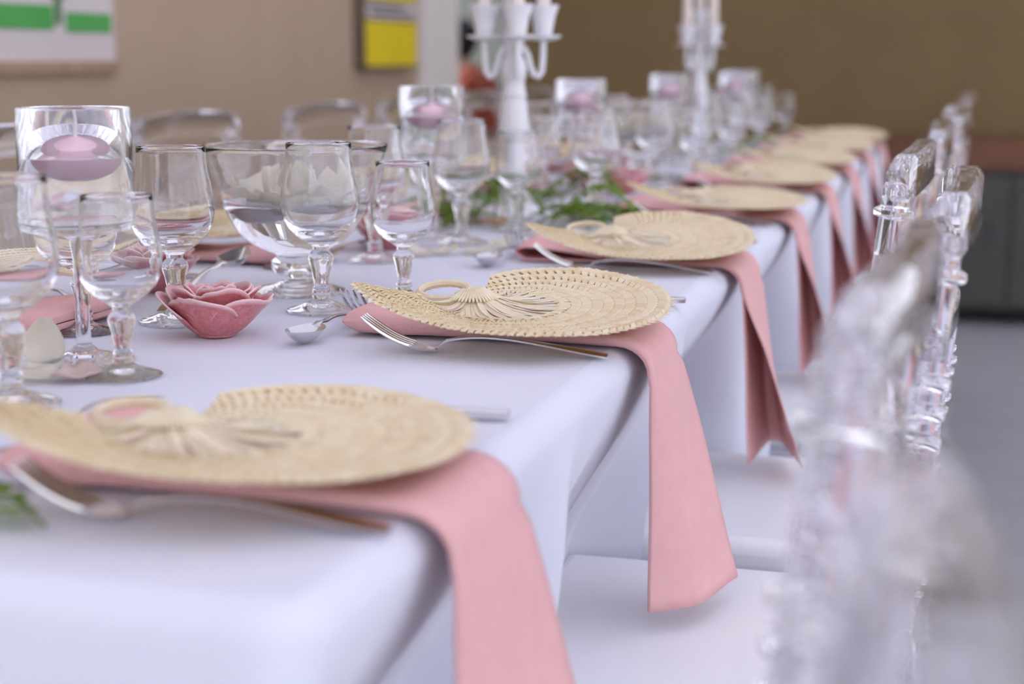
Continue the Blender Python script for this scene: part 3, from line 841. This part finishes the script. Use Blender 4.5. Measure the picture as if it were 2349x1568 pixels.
cs, cks = candle_meshes(0.62, 1.1); cs.materials.append(M['white_wax']); cks.materials.append(M['wick'])
BOW = [(-0.418, 1.572, 'between the two goblets and the ceramic rose'), (-0.40, 3.30, 'between the candelabras')]
for bi, (x, y, nm) in enumerate(BOW):
    t = thing('footed_bowl', ('footed glass bowl of white petals and candles, standing farther from the brown wall', 'footed glass bowl of white petals and candles, standing between the two candelabras')[bi], 'bowl', (x, y, TZ + 0.0006), 0.3 * bi, 'footed glass bowls')
    obj('bowl_glass', bm_, None, t); obj('water', bw, None, t)
    bn = ('the bowl farther from the brown wall', 'the bowl between the candelabras')[bi]
    for q, (dx, dy) in enumerate(((-0.028, -0.010), (0.030, -0.018), (0.002, 0.036))):
        c = thing('bowl_candle', 'small white floating candle with tall wick in ' + bn, 'candle', (x + dx, y + dy, TZ + 0.0006 + 0.086), q, 'small candles in the ' + ('first', 'second')[bi] + ' bowl')
        obj('wax', cs, None, c); obj('wick', cks, None, c)
    rnd = random.Random(20 + bi)
    for q in range(10):
        a = 2 * PI * q / 10 + rnd.uniform(-0.15, 0.15)
        if q % 4 == 3:      # one standing up out of the water
            rr = 0.045; rot = (0.2, -1.1, a + rnd.uniform(-1, 1)); zz = 0.112; ss = 0.045
        else:               # leaning flat against the glass
            rr = rnd.uniform(0.043, 0.048); rot = (rnd.uniform(0.25, 0.5), rnd.uniform(-0.2, 0.2), a - PI / 2); zz = 0.094 + rnd.uniform(0, 0.008); ss = rnd.uniform(0.066, 0.076)
        petal('petal', q % 4, (x + rr * math.cos(a), y + rr * math.sin(a), TZ + zz), (rot[0] if q % 4 == 3 else rot[0] * 0.8, rot[1], rot[2]), ss,
              ('white rose petal standing up in ' if q % 4 == 3 else 'white rose petal leaning against the glass in ') + bn, 'petals in the ' + ('first', 'second')[bi] + ' bowl')

# ================================================================== ceramic roses
def rose_petal(a0, span, r0, r1, z0, z1, zb, seed, lean=0.0):
    rnd = random.Random(seed); P = []; nu, nv = 17, 10
    notch = [rnd.uniform(0.15, 0.85) for _ in range(3)]
    cols = []
    for i in range(nu):
        u = i / (nu - 1); a = a0 + span * (u - 0.5)
        edge = 1 - 0.38 * abs(2 * u - 1) ** 4.0
        nt_ = sum(0.045 * max(0, 1 - abs(u - n) / 0.045) for n in notch)
        wav = 0.05 * math.sin(u * 9 + seed)
        row = []
        for j in range(nv):
            v = j / (nv - 1)
            h = v * (edge - nt_ * v ** 3 + wav * v * v)
            rad = r0 + (r1 - r0) * h ** 0.85 + 0.0014 * math.sin(u * 8 + seed * 2) * v + 0.002 * (2 * u - 1) * v
            curl = 0.004 * max(0, v - 0.8) * 5 * lean
            z = z0 + (z1 - z0) * h ** 1.15 - curl * 0.4
            row.append(((rad + curl) * math.cos(a), (rad + curl) * math.sin(a), z))
            cols.append(max(0.0, (v - 0.90) / 0.10) ** 1.0)
        P.append(row)
    mb_ = MB(); mb_.grid(P); me_ = mb_.mesh('petal')
    at = me_.attributes.new('glaze', 'FLOAT', 'POINT'); at.data.foreach_set('value', cols)
    me_.materials.append(M['ceramic']); return me_
def make_rose(label):
    t = thing('ceramic_rose', label, 'ornament')
    fb = obj('rose_base', MB().lathe([(0, 0), (0.017, 0), (0.019, 0.002), (0.021, 0.008), (0.016, 0.012), (0, 0.013)], 20), 'ceramic', t)
    rings = [(5, 1.85, 0.016, 0.0515, 0.001, 0.0375, 0.3, 0.4), (5, 1.8, 0.011, 0.040, 0.006, 0.0450, 0.9, 0.7), (4, 1.95, 0.009, 0.028, 0.012, 0.047, 0.2, 0.4), (3, 2.5, 0.006, 0.0165, 0.016, 0.0455, 0.9, 0.1), (2, 3.4, 0.003, 0.008, 0.02, 0.043, 0.1, 0)]
    s_ = 1
    for n, span, r0, r1, z0, z1, off, lean in rings:
        for k in range(n):
            s_ += 1
            o = obj('petal', rose_petal(2 * PI * k / n + off, span, r0, r1 * (1 + 0.04 * math.sin(s_ * 3)), z0, z1 * (1 + 0.05 * math.sin(s_ * 5)), 0, s_, lean), None, t)
            solid(o, 0.0016, -1)
    return t
rose0 = make_rose('pink ceramic rose on bare cloth between the spoon and the candle vase')
rose0.location = (-0.378, 1.30, TZ + 0.0004); rose0.rotation_euler.z = 1.9; rose0['group'] = 'pink ceramic roses'
bpy.context.view_layer.update()
for (x, y), lab in zip([(-0.573, 1.54), (-0.46, 1.97), (-0.43, 2.96), (-0.35, 2.90), (-0.50, 3.60)],
                       ['pink ceramic rose on the poster side of the bowl and beside a fan', 'pink ceramic rose standing past the footed bowl, before the leaf wreath', 'pink ceramic rose past the leaf wreath, on its poster side', 'pink ceramic rose past the leaf wreath, on its chair side', 'pink ceramic rose behind the bowl that stands between the candelabras']):
    dup(rose0, (x, y, TZ + 0.0004), x * 9, lab)

# ================================================================== candelabras
def make_candelabra(label, loc, rot, near_lab):
    t = thing('candelabra', label, 'candelabra', loc, rot)
    prof = [(0, 0), (0.062, 0), (0.064, 0.004), (0.060, 0.010), (0.045, 0.016), (0.030, 0.024), (0.024, 0.036), (0.0215, 0.05), (0.0208, 0.118), (0.0245, 0.122), (0.0262, 0.126), (0.0258, 0.131),
            (0.0235, 0.150), (0.0205, 0.175), (0.0185, 0.187), (0.0205, 0.190), (0.0185, 0.195), (0.0165, 0.212), (0.0190, 0.218), (0.0205, 0.230), (0.0185, 0.242), (0.0130, 0.252), (0.0150, 0.262), (0.0160, 0.272), (0.0125, 0.285), (0.0105, 0.300), (0.0125, 0.312), (0.0110, 0.318), (0.0, 0.319)]
    obj('column', MB().lathe(prof, 28), 'white_paint', t)
    cup = MB().lathe([(0, 0), (0.010, 0), (0.0135, 0.004), (0.0155, 0.016), (0.018, 0.030), (0.0225, 0.043), (0.0245, 0.048), (0.0235, 0.049), (0.0200, 0.043), (0.0125, 0.034), (0.011, 0.03), (0, 0.03)], 24).mesh('cup')
    cup.materials.append(M['white_paint'])
    pan = MB().lathe([(0, -0.003), (0.012, -0.003), (0.024, 0.0), (0.0275, 0.003), (0.0275, 0.005), (0.012, 0.002), (0, 0.002)], 24).mesh('drip_pan'); pan.materials.append(M['white_paint'])
    R = 0.046
    pts = []
    arm = [(0.010, 0.262), (0.016, 0.263), (0.022, 0.252), (0.026, 0.235), (0.031, 0.222), (0.038, 0.2185), (0.0435, 0.226), (0.0455, 0.245), (R, 0.275)]
    am = MB().tube([(r, 0, z) for r, z in arm], [0.005, 0.005, 0.0048, 0.0048, 0.005, 0.0052, 0.005, 0.0048, 0.005], 10).mesh('arm'); am.materials.append(M['white_paint'])
    tops = [(0, 0, 0.318)]
    for k in range(4):
        a = PI / 2 * k
        ar = obj('arm', am, None, t, rot=(0, 0, a))
        obj('drip_pan', pan, None, ar, (R, 0, 0.277)); obj('cup', cup, None, ar, (R, 0, 0.279))
        tops.append((R * math.cos(a), R * math.sin(a), 0.279))
    obj('cup', cup, None, t, (0, 0, 0.318))
    for k, (x, y, z) in enumerate(tops):
        q = Matrix.Rotation(rot, 3, 'Z') @ Vector((x, y, z + 0.0305))
        o = obj('taper_candle', TAPER, None, None, Vector(loc) + q)
        tag(o, 'tall ivory taper candle in %s of the candelabra %s' % ('the middle cup' if k == 0 else 'an outer cup', near_lab), 'candle', 'outer tapers ' + near_lab if k else 'middle taper ' + near_lab)
TAPER = MB().lathe([(0, 0), (0.0102, 0), (0.0108, 0.01), (0.0095, 0.19), (0.0070, 0.205), (0.0015, 0.212), (0.0012, 0.222), (0, 0.2225)], 20).mesh('taper_candle'); TAPER.materials.append(M['taper'])
make_candelabra('white five branch candelabra standing in the leaf wreath', (-0.42, 2.415, TZ + 0.0005), 0.28 + 0.12, 'in the leaf wreath')
make_candelabra('white five branch candelabra standing nearer the brown wall', (-0.42, 4.12, TZ + 0.0005), 0.28 + 0.72, 'nearer the brown wall')

# ================================================================== greenery
def sprig_meshes(L, n, seed, up):
    r = random.Random(seed)
    pts = [Vector((L * u, 0.02 * math.sin(3 * u + seed), 0.006 + up * math.sin(PI * min(1, u * 0.9)))) for u in [k / 10 for k in range(11)]]
    stem = MB().tube(pts, [0.0018 * (1 - 0.6 * k / 10) for k in range(11)], 6)
    lv = MB()
    for k in range(n):
        u = 0.12 + 0.88 * k / n; i = min(9, int(u * 10)); p = pts[i].lerp(pts[i + 1], u * 10 - i)
        for s_ in (-1, 1):
            ll = L * 0.20 * (1 - 0.5 * abs(u - 0.45)) * r.uniform(0.8, 1.2); wd = ll * 0.2
            d = Vector((0.55, s_ * 0.8, r.uniform(-0.1, 0.35))).normalized(); sd = Vector((-d.y, d.x, 0)).normalized()
            a = p + d * ll * 0.5
            tip = p + d * ll; tip.z -= ll * 0.2
            if tip.z < 0.002: tip.z = 0.002
            n_ = Vector((0, 0, 0.0012))
            lv.add([p, a + sd * wd, tip, a - sd * wd, a + n_], [(0, 1, 4), (1, 2, 4), (2, 3, 4), (3, 0, 4)])
    return stem.mesh('stem'), lv.mesh('leaflets')
SG = [sprig_meshes(0.17, 26, s, u) for s, u in ((1, 0.035), (2, 0.075), (3, 0.02))]
for st_, lv_ in SG: st_.materials.append(M['stem']); lv_.materials.append(M['leaf'])
def sprig(i, x, y, rot, label, group, s=1.0):
    t = thing('fern_sprig', label, 'greenery', (x, y, TZ + 0.001), rot, group); t.scale = (s, s, s)
    obj('stem', SG[i][0], None, t)
    o = obj('leaflets', SG[i][1], None, t); o['kind'] = 'stuff'
for k in range(18):
    a = 2 * PI * k / 18 + random.uniform(-0.15, 0.15)
    rr = 0.07 + 0.012 * (k % 2)
    sprig(k % 3, -0.42 + rr * math.cos(a), 2.415 + rr * math.sin(a), a + (0.9 if k % 2 else -0.9) + random.uniform(-0.2, 0.2), 'feathery green sprig wreathed round the foot of the candelabra', 'sprigs of the leaf wreath', 0.85 if k % 3 else 0.72)
for k in range(3):
    sprig(k % 3, -0.35 + 0.03 * k, 2.27 - 0.02 * k, -0.3 + 0.35 * k, 'feathery green sprig wreathed round the foot of the candelabra', 'sprigs of the leaf wreath', 0.8)
for k in range(6):
    a = 2 * PI * k / 6
    sprig(k % 3, -0.42 + 0.07 * math.cos(a), 4.12 + 0.07 * math.sin(a), a + 0.9, 'green sprig at the foot of the candelabra nearer the brown wall', 'sprigs by the second candelabra', 0.7)
sprig(1, -0.30, 3.86, 0.4, 'green sprig on the cloth before the candelabra nearer the brown wall', None, 0.7)
sprig(0, -0.36, 3.10, 0.2, 'small green sprig on the cloth past the ceramic roses', None, 0.5)
sprig(2, -0.185, 0.716, 3.0, 'green sprig on the bare cloth corner at the table end beside a fork', None, 0.6)
sprig(2, -0.60, 1.86, 1.2, 'tiny green sprig lying by a fan on the poster side', None, 0.28).__class__ if False else None

# scattered petals
sc = [('petal', 1, -0.455, 1.135, 0.0360, 'standing white'), ('petal', 2, -0.42, 1.075, 0.0374, ''), ('petal_pink', 0, -0.392, 1.085, 0.0396, ''), ('petal', 3, -0.375, 1.12, 0.0324, ''), ('petal', 0, -0.43, 1.10, 0.0288, ''),
      ('petal', 0, -0.37, 1.93, 0.0396, ''), ('petal', 2, -0.33, 1.95, 0.0432, ''), ('petal', 3, -0.32, 2.02, 0.0360, ''), ('petal', 1, -0.40, 1.90, 0.0324, ''), ('petal_pink', 2, -0.29, 2.10, 0.0360, ''),
      ('petal', 0, -0.30, 2.17, 0.0396, ''), ('petal', 3, -0.26, 2.16, 0.0360, ''),
      ('petal_peach', 0, -0.44, 2.30, 0.0324, ''), ('petal_peach', 1, -0.40, 2.26, 0.0324, ''), ('petal', 3, -0.33, 2.37, 0.0360, ''), ('petal_peach', 2, -0.36, 2.58, 0.0432, ''), ('petal', 1, -0.30, 2.44, 0.0360, ''), ('petal_pink', 1, -0.28, 2.36, 0.0360, ''),
      ('petal', 2, -0.36, 2.72, 0.0360, ''), ('petal', 0, -0.45, 2.74, 0.0360, ''), ('petal', 1, -0.40, 3.05, 0.0360, ''), ('petal_pink', 2, -0.33, 3.18, 0.0360, ''), ('petal', 3, -0.31, 3.48, 0.0360, ''), ('petal', 0, -0.44, 3.45, 0.0360, ''), ('petal', 2, -0.35, 3.95, 0.0396, ''), ('petal', 1, -0.30, 3.99, 0.0360, '')]
def zone(y):
    if y < 1.2: return 'beside the candle vase farthest from the wall'
    if y < 2.2: return 'between the footed bowl and the leaf wreath'
    if y < 2.65: return 'lying in the leaf wreath'
    if y < 3.6: return 'between the two candelabras'
    return 'near the candelabra by the brown wall'
CN = {'petal': 'white', 'petal_pink': 'blush pink', 'petal_peach': 'peach'}
for i, (m, v, x, y, s, ex) in enumerate(sc):
    rot = (random.uniform(-0.15, 0.15), random.uniform(-0.15, 0.15), random.uniform(0, 6))
    z = TZ + 0.003
    if i == 0: rot = (0.2, -1.15, 2.2); z = TZ + 0.018
    petal(m, v, (x, y, z), rot, s, '%s rose petal on the cloth %s' % ('upright white' if i == 0 else CN[m], zone(y)), '%s petals %s' % (CN[m], zone(y)))

# ================================================================== person in the passage
def skin(name, V, E, m, parent, sub=2):
    me = bpy.data.meshes.new(name); me.from_pydata([v[:3] for v in V], E, []); me.update()
    o = bpy.data.objects.new(name, me); C.objects.link(o); o.parent = parent
    sk = o.modifiers.new('skin', 'SKIN'); sk.use_smooth_shade = True
    for i, v in enumerate(V):
        r = v[3]; me.skin_vertices[0].data[i].radius = r if hasattr(r, '__len__') else (r, r)
        me.skin_vertices[0].data[i].use_root = (i == 0)
    s_ = o.modifiers.new('sub', 'SUBSURF'); s_.levels = sub; s_.render_levels = sub
    me.materials.append(M[m]); return o
pp = thing('person', 'person with black hair in rust red top, sitting in the passage by the post', 'person', (-2.04, 7.45, 0), PI)
H0 = 0.44   # seat height; faces +x
bodyV = [(0, 0, H0 + 0.10, (0.13, 0.16)), (0.02, 0, H0 + 0.24, (0.115, 0.14)), (0.05, 0, H0 + 0.39, (0.12, 0.17)), (0.08, 0, H0 + 0.47, (0.07, 0.09)), (0.115, 0, H0 + 0.52, 0.05),
         (0.15, 0, H0 + 0.57, (0.085, 0.07)), (0.155, 0, H0 + 0.63, (0.09, 0.075)), (0.15, 0, H0 + 0.68, (0.06, 0.055))]
bodyE = [(0, 1), (1, 2), (2, 3), (3, 4), (4, 5), (5, 6), (6, 7)]
for s_ in (-1, 1):
    b0 = len(bodyV)
    bodyV += [(0.06, s_ * 0.17, H0 + 0.42, 0.055), (0.10, s_ * 0.23, H0 + 0.20, 0.043), (0.30, s_ * 0.18, H0 + 0.14, 0.035), (0.36, s_ * 0.16, H0 + 0.14, (0.02, 0.035)), (0.43, s_ * 0.15, H0 + 0.135, (0.014, 0.03))]
    bodyE += [(2, b0), (b0, b0 + 1), (b0 + 1, b0 + 2), (b0 + 2, b0 + 3), (b0 + 3, b0 + 4)]
    b1 = len(bodyV)
    bodyV += [(0.10, s_ * 0.10, H0 + 0.075, 0.08), (0.42, s_ * 0.12, H0 + 0.06, 0.06), (0.44, s_ * 0.12, 0.27, 0.05), (0.42, s_ * 0.12, 0.085, 0.035), (0.47, s_ * 0.12, 0.045, (0.04, 0.03)), (0.58, s_ * 0.13, 0.03, (0.035, 0.022))]
    bodyE += [(0, b1)] + [(b1 + k, b1 + k + 1) for k in range(5)]
skin('body', bodyV, bodyE, 'skin', pp)
shV = [(0, 0, H0 + 0.09, (0.145, 0.175)), (0.02, 0, H0 + 0.24, (0.13, 0.155)), (0.05, 0, H0 + 0.39, (0.14, 0.185)), (0.078, 0, H0 + 0.47, (0.09, 0.11)), (0.10, 0, H0 + 0.505, (0.06, 0.065))]
shE = [(0, 1), (1, 2), (2, 3), (3, 4)]
for s_ in (-1, 1):
    b0 = len(shV); shV += [(0.06, s_ * 0.175, H0 + 0.42, 0.068), (0.098, s_ * 0.232, H0 + 0.20, 0.056), (0.27, s_ * 0.19, H0 + 0.145, 0.046)]
    shE += [(2, b0), (b0, b0 + 1), (b0 + 1, b0 + 2)]
skin('shirt', shV, shE, 'shirt', pp)
trV = [(0, 0, H0 + 0.09, (0.14, 0.17))]; trE = []
for s_ in (-1, 1):
    b1 = len(trV); trV += [(0.10, s_ * 0.10, H0 + 0.08, 0.092), (0.42, s_ * 0.12, H0 + 0.065, 0.073), (0.445, s_ * 0.12, 0.27, 0.063), (0.425, s_ * 0.12, 0.12, 0.055)]
    trE += [(0, b1)] + [(b1 + k, b1 + k + 1) for k in range(3)]
skin('trousers', trV, trE, 'trousers', pp)
hm = MB().lathe([(0, -0.09), (0.05, -0.085), (0.088, -0.04), (0.098, 0.02), (0.088, 0.07), (0.05, 0.105), (0, 0.115)], 24)
hm.v = [(x * 1.05 - 0.012 - 0.03 * (1 if x > 0.05 and z < 0.03 else 0), y * 0.92, z) for x, y, z in hm.v]
obj('hair', hm, 'hair', pp, (0.138, 0, H0 + 0.635))
fc = MB(); fc.tube([(0.240, 0, H0 + 0.625), (0.255, 0, H0 + 0.60), (0.245, 0, H0 + 0.588)], [0.008, 0.013, 0.010], 8)
for s_ in (-1, 1): fc.tube([(0.155, s_ * 0.078, H0 + 0.625), (0.15, s_ * 0.088, H0 + 0.61), (0.155, s_ * 0.079, H0 + 0.585)], [0.008, 0.014, 0.008], 8)
obj('face_features', fc, 'skin', pp)
st_ = thing('stool', 'dark wooden stool under the person sitting in the passage', 'stool', (-2.04, 7.45, 0))
obj('seat', MB().lathe([(0, 0.395), (0.17, 0.395), (0.18, 0.405), (0.18, 0.42), (0.17, 0.43), (0, 0.431)], 28), 'frame_dark', st_)
for k in range(4):
    a = PI / 4 + PI / 2 * k
    obj('leg', MB().rod((0.17 * math.cos(a), 0.17 * math.sin(a), 0), (0.12 * math.cos(a), 0.12 * math.sin(a), 0.40), [(0.014, 0), (0.017, 1)]), 'frame_dark', st_)
